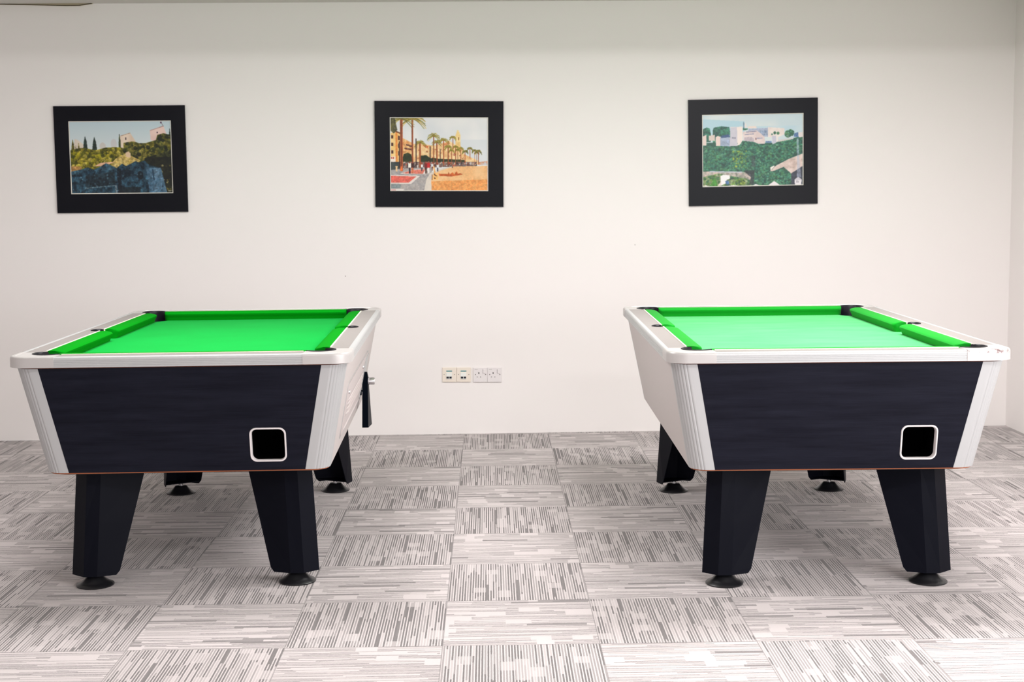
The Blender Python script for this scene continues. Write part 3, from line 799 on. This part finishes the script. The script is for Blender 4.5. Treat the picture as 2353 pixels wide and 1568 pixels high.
def print_beach():
    c = Canvas(300, 226, 5); P = lambda x, y: ((x - 55) / 1910, (y - 85) / 1435)
    pg = lambda *a: c.poly([P(a[i], a[i + 1]) for i in range(0, len(a), 2)])
    c.a[:] = np.array([228, 227, 229]); c.fill(c.v > 0, (230, 229, 230), (216, 219, 224), c.nz(3))
    c.fill((c.u > .6) & (c.v > .3) & (c.v < .62), (205, 212, 220), alpha=.5)
    # town
    c.fill(pg(480, 600, 720, 600, 900, 640, 1150, 560, 1200, 530, 1330, 620, 1430, 640, 1500, 800, 1780, 930, 1780, 1000, 480, 1000), (244, 214, 164), (226, 176, 120), c.nz(30))
    c.fill(pg(700, 620, 800, 640, 790, 690, 690, 640), (206, 112, 62)); c.fill(pg(1100, 600, 1200, 550, 1220, 600, 1120, 640), (216, 140, 90))
    c.fill(pg(1330, 430, 1365, 330, 1385, 330, 1425, 430, 1425, 700, 1325, 700), (244, 218, 158), (226, 186, 116), c.nz(20)); c.fill(pg(1380, 475, 1398, 475, 1398, 530, 1380, 530), (150, 100, 50))
    c.fill(c.ell(*P(1305, 805), .010, .018), (150, 30, 20))
    c.fill(pg(60, 400, 170, 350, 280, 400, 280, 960, 60, 960), (246, 214, 150), (232, 184, 106), c.nz(12))
    c.fill(pg(165, 370, 200, 370, 200, 960, 165, 960), (226, 140, 60)); c.fill(pg(170, 345, 290, 395, 285, 425, 170, 375), (120, 70, 40))
    c.fill(pg(290, 480, 480, 580, 480, 960, 290, 960), (244, 206, 146), (212, 140, 80), c.nz(40))
    for (x, y) in ((100, 465), (100, 610), (97, 760)): c.fill(pg(x - 19, y - 32, x + 19, y - 32, x + 19, y + 32, x - 19, y + 32), (62, 22, 22))
    for (x, y) in ((235, 490), (235, 640), (235, 790)): c.fill(pg(x - 20, y - 50, x + 14, y - 40, x + 14, y + 40, x - 20, y + 40), (70, 26, 26))
    for (x, y) in ((400, 620), (440, 700), (370, 690), (460, 640)): c.fill(pg(x - 34, y - 16, x + 30, y - 2, x + 30, y + 24, x - 34, y + 12), (88, 44, 40))
    c.fill(pg(60, 850, 165, 850, 165, 960, 60, 960), (240, 226, 214)); c.fill(c.ell(*P(80, 875), .008, .012), (190, 60, 40)); c.fill(c.ell(*P(118, 875), .008, .012), (190, 60, 40))
    tb = pg(480, 600, 1780, 600, 1780, 1000, 480, 1000) & (c.v > .42); c.blobs(tb & (c.u < .8), 90, .003, .008, [(150, 70, 40), (250, 234, 200), (200, 120, 70)])
    hedge = pg(300, 880, 320, 800, 400, 770, 470, 810, 480, 960, 300, 960) | pg(640, 960, 650, 830, 760, 820, 840, 880, 900, 870, 1000, 890, 1500, 910, 1520, 970, 640, 980)
    c.fill(hedge, (46, 56, 16), (22, 34, 8), c.nz(40))
    # street level clutter
    band = pg(60, 950, 1960, 950, 1960, 1020, 60, 1090); c.fill(band & (c.u < .88), (150, 130, 120), (90, 60, 60), c.nz(60)); c.blobs(band & (c.u < .9), 150, .003, .010, [(40, 40, 46), (240, 236, 232), (200, 80, 50), (120, 130, 140), (226, 190, 150)])
    c.fill(pg(60, 960, 250, 950, 250, 1090, 60, 1110), (40, 54, 54), (74, 82, 84), c.nz(12)); c.fill(pg(1780, 950, 1965, 930, 1965, 1010, 1780, 1010), (214, 150, 112), (200, 200, 206), c.nz(30))
    # promenade, sand
    c.fill(pg(60, 1110, 300, 1080, 860, 1040, 880, 1050, 870, 1160, 720, 1520, 60, 1520), (176, 168, 166), (158, 154, 156), c.nz(30))
    c.fill(pg(240, 1180, 500, 1100, 800, 1085, 740, 1190), (228, 220, 216)); c.fill(pg(280, 1172, 500, 1108, 740, 1095, 690, 1185), (222, 122, 104))
    c.fill(pg(60, 1205, 640, 1220, 460, 1380, 60, 1375), (228, 218, 212)); c.fill(pg(60, 1222, 565, 1235, 410, 1358, 60, 1355), (232, 112, 98), (222, 98, 86), c.nz(16))
    c.fill(pg(60, 1390, 260, 1385, 250, 1460, 60, 1465), (122, 138, 142), alpha=.8); c.fill(pg(60, 1478, 330, 1475, 300, 1520, 60, 1520), (224, 216, 212)); c.fill(pg(60, 1495, 165, 1495, 160, 1510, 60, 1510), (200, 60, 70))
    c.fill(pg(960, 1110, 1250, 1040, 1965, 1025, 1965, 1525, 840, 1525, 840, 1250, 900, 1180), (240, 196, 144), (232, 178, 122), c.nz(8))
    low_ = pg(840, 1330, 1965, 1290, 1965, 1525, 840, 1525); c.fill(low_, (234, 160, 86), (222, 130, 56), c.nz(50, 4), .75)
    c.fill(pg(830, 1170, 1000, 1090, 1270, 1035, 1260, 1050, 1000, 1130, 880, 1200, 850, 1300, 860, 1520, 710, 1520, 760, 1290), (226, 214, 202), (210, 200, 192), c.nz(20))
    c.fill(pg(1000, 1180, 1180, 1185, 1190, 1140, 1215, 1190, 1270, 1150, 1300, 1190, 1350, 1130, 1370, 1180, 1420, 1170, 1470, 1195, 1250, 1235, 1010, 1225), (214, 104, 40), (170, 70, 26), c.nz(50))
    c.fill(pg(900, 1170, 985, 1170, 985, 1300, 880, 1300), (240, 186, 110)); c.fill(pg(905, 1175, 970, 1225, 940, 1225, 905, 1200), (80, 34, 20)); c.fill(pg(910, 1250, 945, 1275, 910, 1280), (80, 34, 20)); c.fill(c.line(*P(872, 1200), *P(872, 1300), .007), (110, 50, 26)); c.fill(c.line(*P(900, 1030), *P(925, 1170), .014), (236, 170, 96))
    c.fill(c.ell(*P(1268, 1052), .006, .009), (60, 30, 30)); c.fill(c.line(*P(1952, 1070), *P(1952, 1140), .007), (170, 90, 40))
    # palms, far to near
    for x, y, r, b, tw in ((1740, 770, .026, 980, .004), (1775, 745, .036, 1000, .006), (1700, 735, .032, 1000, .005), (1610, 690, .033, 880, .005), (1515, 750, .034, 1000, .006), (1430, 690, .034, 960, .005), (1370, 720, .03, 980, .005), (1330, 660, .036, 1010, .008),
                           (1275, 475, .036, 700, .006), (1250, 730, .034, 1005, .007), (1185, 660, .044, 1010, .009), (1095, 530, .055, 1020, .009), (965, 570, .055, 1000, .012), (905, 450, .072, 1020, .012), (640, 580, .060, 1060, .016)):
        c.palm(x and P(x, y)[0], P(x, y)[1], r, P(x, b)[1], tw, leaf=(74, 80, 34) if x > 1500 else (112, 106, 30))
    for x, t0, w_ in ((560, 505, .011), (235, 560, .011), (835, 650, .007), (1030, 700, .006)): c.fill(c.line(*P(x, t0), *P(x, 1060 if x < 600 else 960), w_), (50, 24, 22))
    c.palm(*P(490, 110), .14, P(0, 990)[1], .017, leaf=(120, 112, 34), leaf2=(206, 166, 60), n=26)
    c.palm(*P(280, 110), .13, P(0, 1110)[1], .026, leaf=(104, 100, 36), leaf2=(170, 150, 60), n=24)
    c.fill(pg(60, 90, 150, 90, 200, 330, 130, 400, 60, 340), (50, 48, 24), (96, 92, 34), c.nz(60, 2), .9)
    c.fill(pg(245, 1110, 262, 1040, 290, 1040, 300, 1120, 245, 1130), (226, 110, 50))
    # people
    for x, y, top_, leg in ((435, 960, (242, 236, 226), (34, 28, 40)), (490, 960, (60, 22, 22), (200, 110, 70)), (672, 985, (236, 236, 238), (50, 50, 60)), (752, 960, (120, 24, 26), (70, 40, 30)), (803, 955, (196, 28, 30), (240, 230, 224)), (980, 990, (230, 230, 234), (60, 60, 80)), (875, 970, (220, 220, 224), (110, 60, 50))):
        k = 1.0 if y < 965 else .7
        hw = 30 * k; c.fill(pg(x - hw, y + 15, x + hw, y + 15, x + hw, y + 110 * k, x - hw, y + 110 * k), top_)
        c.fill(pg(x - hw * .7, y + 105 * k, x + hw * .6, y + 105 * k, x + hw * .4, y + 215 * k, x - hw * .5, y + 215 * k), leg); c.fill(c.ell(*P(x, y), .008, .014), (150, 70, 50))
    c.fill(pg(158, 1030, 200, 1030, 192, 1140, 168, 1140), (240, 200, 150))
    return c.finish(.12)

def print_hill():
    c = Canvas(300, 212, 9); P = lambda x, y: ((x - 75) / 2020, (y - 85 + (x - 75) * .02) / 1440)
    pg = lambda *a: c.poly([P(a[i], a[i + 1]) for i in range(0, len(a), 2)])
    c.fill(c.v >= 0, (212, 220, 222), (196, 212, 220), c.nz(4)); c.fill((c.v < .28) & (c.v > .06 + c.u * .10) & (c.u < .42), (168, 204, 220), alpha=.8)
    c.fill((c.v > .17) & (c.v < .3) & (c.u > .5), (176, 206, 222), (196, 214, 222), c.nz(5), .8)
    base = pg(75, 640, 400, 640, 900, 600, 1200, 640, 1480, 640, 1800, 560, 2110, 500, 2110, 1530, 60, 1530)
    for x0, x1, y0 in ((85, 250, 335), (290, 640, 310)):
        tr = pg(x0, 400, x0 + 20, y0 + 30, (x0 + x1) / 2, y0, x1 - 20, y0 + 20, x1, 470, x1, 620, x0, 640)
        c.fill(tr, (34, 98, 84), (22, 66, 66), c.nz(20)); c.blobs(tr, 60, .008, .022, [(42, 124, 100), (24, 80, 72), (60, 140, 110)])
    c.fill(base, (36, 98, 78), (22, 68, 62), c.nz(18))
    cream = (226, 212, 210)
    c.fill(pg(75, 520, 160, 480, 165, 690, 75, 700), (224, 204, 198)); c.fill(pg(210, 500, 330, 480, 330, 600, 210, 600), (214, 196, 188))
    c.fill(pg(430, 520, 630, 480, 630, 720, 430, 700), (170, 182, 204), (150, 164, 190), c.nz(12)); c.fill(pg(450, 500, 600, 470, 630, 500, 630, 530, 450, 540), (54, 84, 130)); c.fill(pg(345, 530, 390, 500, 440, 520, 440, 700, 350, 715), (230, 206, 200))
    c.fill(pg(1000, 360, 1390, 340, 1390, 520, 1200, 500, 1000, 420), (166, 176, 200)); 
    for k in range(8): c.fill(pg(1235 + k * 19, 395, 1243 + k * 19, 395, 1243 + k * 19, 440, 1235 + k * 19, 440), (94, 118, 154)); c.fill(pg(1255 + k * 17, 455, 1262 + k * 17, 455, 1262 + k * 17, 490, 1255 + k * 17, 490), (94, 118, 154))
    c.fill(pg(1390, 325, 1720, 350, 1720, 470, 1600, 520, 1390, 530), (236, 224, 218), (224, 208, 204), c.nz(20))
    c.fill(pg(990, 310, 1150, 310, 1170, 350, 990, 350), (232, 214, 206)); c.fill(pg(920, 330, 935, 230, 975, 330), (226, 216, 214)); c.fill(pg(895, 250, 905, 210, 915, 250, 915, 360, 895, 360), (100, 128, 150))
    c.fill(pg(890, 350, 990, 350, 980, 380, 890, 390), (36, 110, 84))
    c.fill(pg(885, 420, 1160, 390, 1240, 450, 1320, 520, 1330, 660, 1120, 660, 900, 590), (232, 216, 214), (216, 196, 196), c.nz(20))
    for q in ((960, 425, 1150, 410), (930, 475, 1100, 462), (1170, 550, 1270, 545)): c.fill(c.line(*P(q[0], q[1]), *P(q[2], q[3]), .008), (140, 140, 166))
    c.fill(pg(920, 530, 1060, 520, 1110, 560, 1110, 620, 920, 600), (190, 176, 186)); c.fill(c.ell(*P(1147, 560), .005, .014), (90, 50, 60))
    c.fill(pg(640, 330, 770, 320, 780, 715, 622, 715), (204, 200, 212), (192, 188, 202), c.nz(14)); c.fill(pg(770, 320, 885, 325, 885, 590, 830, 680, 780, 690), (238, 224, 218)); c.fill(c.line(*P(640, 330), *P(885, 322), .006), (222, 214, 214))
    for x in (680, 708, 735): c.fill(pg(x - 7, 530, x + 7, 530, x + 7, 558, x - 7, 558), (86, 84, 108))
    c.fill(pg(1468, 500, 1550, 500, 1550, 640, 1480, 690), (196, 194, 210)); c.fill(pg(1550, 490, 1592, 490, 1592, 610, 1560, 640), (232, 222, 220)); c.fill(pg(1590, 580, 1900, 540, 1900, 570, 1590, 620), (206, 200, 200))
    c.fill(pg(1900, 460, 1990, 420, 2000, 520, 1910, 520), (80, 112, 156)); c.fill(pg(1990, 430, 2095, 420, 2095, 520, 2000, 530), (224, 214, 214))
    for x, y, r in ((1525, 440, .014), (1590, 445, .014), (1790, 460, .035), (1860, 440, .028), (1840, 410, .02), (1470, 470, .008)): c.blobs(c.ell(*P(x, y), r, r * 1.5), 30, .006, .014, [(56, 120, 90), (36, 96, 80), (90, 140, 96)])
    c.fill(pg(1340, 600, 1460, 600, 1460, 640, 1340, 640), (110, 140, 180))
    hill = pg(75, 700, 620, 710, 800, 700, 900, 600, 1100, 620, 1250, 680, 1450, 680, 1600, 620, 1900, 560, 2095, 520, 2095, 860, 1950, 860, 1500, 1090, 1350, 1250, 1500, 1200, 1700, 1150, 1900, 1200, 1900, 1480, 1000, 1500, 1060, 1250, 600, 1210, 75, 1200)
    c.fill(hill, (40, 104, 84), (24, 74, 66), c.nz(22))
    c.blobs(hill, 2200, .005, .014, [(52, 122, 92), (74, 146, 108), (32, 96, 76), (26, 78, 70), (96, 152, 122), (44, 112, 96), (70, 130, 84)])
    c.blobs(hill & (c.u > .3) & (c.u < .44) & (c.v > .5) & (c.v < .75), 50, .005, .012, [(150, 170, 60), (116, 156, 74)])
    c.fill(pg(1060, 900, 1130, 900, 1140, 1120, 1060, 1120), (40, 50, 60), (60, 90, 84), c.nz(40), .7)
    c.fill(pg(1550, 1090, 1800, 960, 2080, 850, 2080, 1120, 1850, 1250, 1700, 1120, 1500, 1200, 1420, 1210), (226, 206, 200), (196, 172, 164), c.nz(30, 4))
    c.fill(pg(1430, 1130, 1510, 1090, 1520, 1110, 1440, 1190), (236, 226, 220))
    c.fill(pg(75, 1210, 860, 1210, 1040, 1260, 1060, 1400, 75, 1330), (206, 182, 176), (150, 150, 140), c.nz(30)); c.fill(c.line(*P(230, 1215), *P(860, 1225), .012), (190, 192, 204))
    lo = pg(75, 1330, 400, 1250, 640, 1300, 950, 1350, 1060, 1400, 1060, 1530, 60, 1530); c.fill(lo, (72, 112, 66), (150, 160, 110), c.nz(24)); c.blobs(lo, 130, .006, .016, [(60, 120, 60), (110, 146, 60), (40, 90, 66), (150, 164, 130)])
    c.fill(pg(900, 1200, 1120, 1180, 1100, 1480, 1000, 1480, 1050, 1330), (36, 44, 50), alpha=.8)
    c.fill(pg(250, 1500, 310, 1320, 360, 1400, 380, 1500), (64, 136, 44)); c.fill(pg(440, 1300, 500, 1275, 620, 1285, 630, 1350, 560, 1380, 560, 1440, 440, 1500), (238, 236, 238)); c.fill(pg(380, 1500, 450, 1400, 450, 1500), (226, 210, 206)); c.fill(pg(530, 1400, 600, 1390, 610, 1470, 550, 1470), (70, 110, 160))
    c.blobs(c.ell(*P(830, 1430), .05, .05), 40, .006, .014, [(36, 70, 44), (100, 140, 50), (150, 170, 60)])
    c.fill(pg(1850, 1250, 2080, 1100, 2080, 1480, 1850, 1480), (52, 58, 74)); c.fill(pg(1960, 560, 2000, 540, 2010, 900, 2050, 1330, 1970, 1330), (176, 184, 206), alpha=.55)
    c.fill(pg(1920, 1370, 1990, 1325, 2060, 1365, 2055, 1490, 1925, 1490), (228, 222, 228)); c.fill(pg(1920, 1365, 1990, 1320, 2060, 1362, 2055, 1380, 1925, 1385), (198, 194, 204))
    for x in (1965, 1998): c.fill(pg(x - 6, 1395, x + 6, 1395, x + 6, 1430, x - 6, 1430), (60, 56, 80))
    for q in ((1060, 1500, 1140, 1460, 1260, 1500), (1380, 1490, 1510, 1400, 1640, 1490), (560, 1505, 700, 1480, 820, 1505), (75, 1500, 160, 1490, 240, 1530)): c.fill(pg(*q), (232, 224, 228))
    return c.finish(.22)

def picture(cx, cz, wd, ht, rot, inner, paint, label):
    """inner = (left, right, top, bottom) margins"""
    x = cx
    root = empty('framed_picture', (x, wy(x) - 0.001, cz)); root.rotation_euler = (0, rot, math.atan(WT))
    tag(root, label, 'picture', 'pictures on the far wall')
    l, r, t, b = inner; x0, x1, z0, z1 = -wd / 2 + l, wd / 2 - r, -ht / 2 + b, ht / 2 - t
    bm = bmesh.new()
    plate(bm, [(-wd / 2, -ht / 2), (wd / 2, -ht / 2), (wd / 2, ht / 2), (-wd / 2, ht / 2)], 0, 0.014, holes=[[(x0, z0), (x1, z0), (x1, z1), (x0, z1)]], mp=lambda a, b_, c: (a, -c, b_))
    obj('mount_board', bm, M['board'], root)
    bm = bmesh.new(); g = 0.0045
    for (a, b_, cc, d) in ((x0, x1, z0, z0 + g), (x0, x1, z1 - g, z1), (x0, x0 + g, z0 + g, z1 - g), (x1 - g, x1, z0 + g, z1 - g)):
        box(bm, ((a + b_) / 2, -0.0095, (cc + d) / 2), (b_ - a, 0.003, d - cc))
    obj('bevel_edge', bm, M['bevel'], root)
    img = paint; H, W = img.shape[:2]
    lin = np.where(img / 255 <= 0.04045, img / 255 / 12.92, ((img / 255 + 0.055) / 1.055) ** 2.4)
    us = np.linspace(x0, x1, W + 1); vs_ = np.linspace(z1, z0, H + 1)
    vx, vz = np.meshgrid(us, vs_)
    co = np.stack([vx, np.full_like(vx, -0.0075), vz], -1).reshape(-1, 3)
    i = np.arange(H * (W + 1)).reshape(H, W + 1)[:, :W].ravel()
    faces = np.stack([i, i + W + 1, i + W + 2, i + 1], -1)
    me = bpy.data.meshes.new('photo_print'); me.from_pydata(co.tolist(), [], faces.tolist()); me.update()
    at = me.color_attributes.new('print', 'FLOAT_COLOR', 'CORNER')
    cols = np.ones((H * W, 4, 4), np.float32); cols[:, :, :3] = lin.reshape(-1, 1, 3)
    at.data.foreach_set('color', cols.ravel())
    me.materials.append(M['print'])
    o = bpy.data.objects.new('photo_print', me); C.objects.link(o); o.parent = root
    return root

mt = bpy.data.materials.new('printed_photo'); mt.use_nodes = True; T = NT(mt)
at = T.node('ShaderNodeAttribute', attribute_name='print'); T.put(T.n['Principled BSDF'].inputs['Base Color'], at.outputs['Color'])
T.n['Principled BSDF'].inputs['Roughness'].default_value = 0.35; T.n['Principled BSDF'].inputs['Specular IOR Level'].default_value = 0.4
M['print'] = mt

picture(-2.131, 1.6445, 0.754, 0.615, 0.0, (0.083, 0.082, 0.087, 0.109), print_castle(), 'black framed photo of hilltop towers and bushes above a dark ruined wall, on the left')
picture(-0.287, 1.657, 0.750, 0.613, 0.0105, (0.088, 0.089, 0.093, 0.092), print_beach(), 'black framed photo of palm trees beside a sandy beach promenade, above the wall sockets')
picture(1.557, 1.653, 0.763, 0.620, -0.0105, (0.080, 0.084, 0.088, 0.110), print_hill(), 'black framed photo of a pale fortress over a green wooded hill, on the right')

# ------------------------------------------------------------------ wall sockets
def wall_item(name, x, z, label, cat, group):
    o = empty(name, (x, wy(x) - 0.0005, z)); o.rotation_euler = (0, 0.011, math.atan(WT)); tag(o, label, cat, group); return o
def faceplate(root, m_, w_=0.084, h=0.086):
    bm = bmesh.new(); box(bm, (0, -0.0045, 0), (w_, 0.009, h), bev=0.002); return obj('faceplate', bm, m_, root)
def sub(root, name, m_, c, s, bev=0.0):
    bm = bmesh.new(); box(bm, c, s, bev=bev); return obj(name, bm, m_, root)
def disc(root, name, m_, x, z, r, y=-0.0092):
    bm = bmesh.new(); lathe(bm, [(r, 0), (r, 0.001), (0.0001, 0.001)], n=16)
    o = obj(name, bm, m_, root); o.rotation_euler = (PI / 2, 0, 0); o.location = (x, y, z); return o
for x, z, lab in ((-0.2465, 0.3575, 'ivory data socket with blue label, leftmost of the four wall plates'), (-0.1615, 0.3565, 'ivory data socket with blue label, second wall plate from the left')):
    r = wall_item('data_socket', x, z, lab, 'socket', 'data sockets on the far wall')
    faceplate(r, M['data'])
    sub(r, 'label_strip', M['blue'], (-0.0015, -0.0093, 0.0215), (0.034, 0.0012, 0.0062))
    md = sub(r, 'port_module', M['module'], (-0.002, -0.0105, -0.007), (0.034, 0.004, 0.040), 0.001)
    for px in (-0.0105, 0.0065):
        bm = bmesh.new(); box(bm, (px, -0.0128, -0.0165), (0.0140, 0.002, 0.0115)); obj('port', bm, M['port'], md)
    for px in (-0.0315, 0.030): disc(r, 'screw', M['screw'], px, 0.0015, 0.0025)
for x, z, lab in ((-0.0635, 0.3545, 'white switched power socket, third wall plate from the left'), (0.0210, 0.3535, 'white switched power socket, rightmost of the four wall plates')):
    r = wall_item('power_socket', x, z, lab, 'socket', 'power sockets on the far wall')
    faceplate(r, M['power'])
    sub(r, 'switch', M['power'], (0.0235, -0.0105, 0.021), (0.014, 0.005, 0.024), 0.0015)
    sub(r, 'switch_gap', M['slot_grey'], (0.0152, -0.0092, 0.020), (0.0012, 0.0008, 0.027))
    sub(r, 'earth_slot', M['slot'], (-0.0085, -0.0093, 0.0105), (0.0052, 0.001, 0.0095))
    for px in (-0.018, 0.002): sub(r, 'pin_slot', M['slot_grey'], (px, -0.0093, -0.0130), (0.0060, 0.001, 0.0038))
    for px in (-0.0285, 0.0315): disc(r, 'screw', M['screw'], px, 0.002, 0.0031)
    sub(r, 'printed_mark', M['mark'], (-0.024, -0.0093, 0.033), (0.018, 0.0008, 0.003))
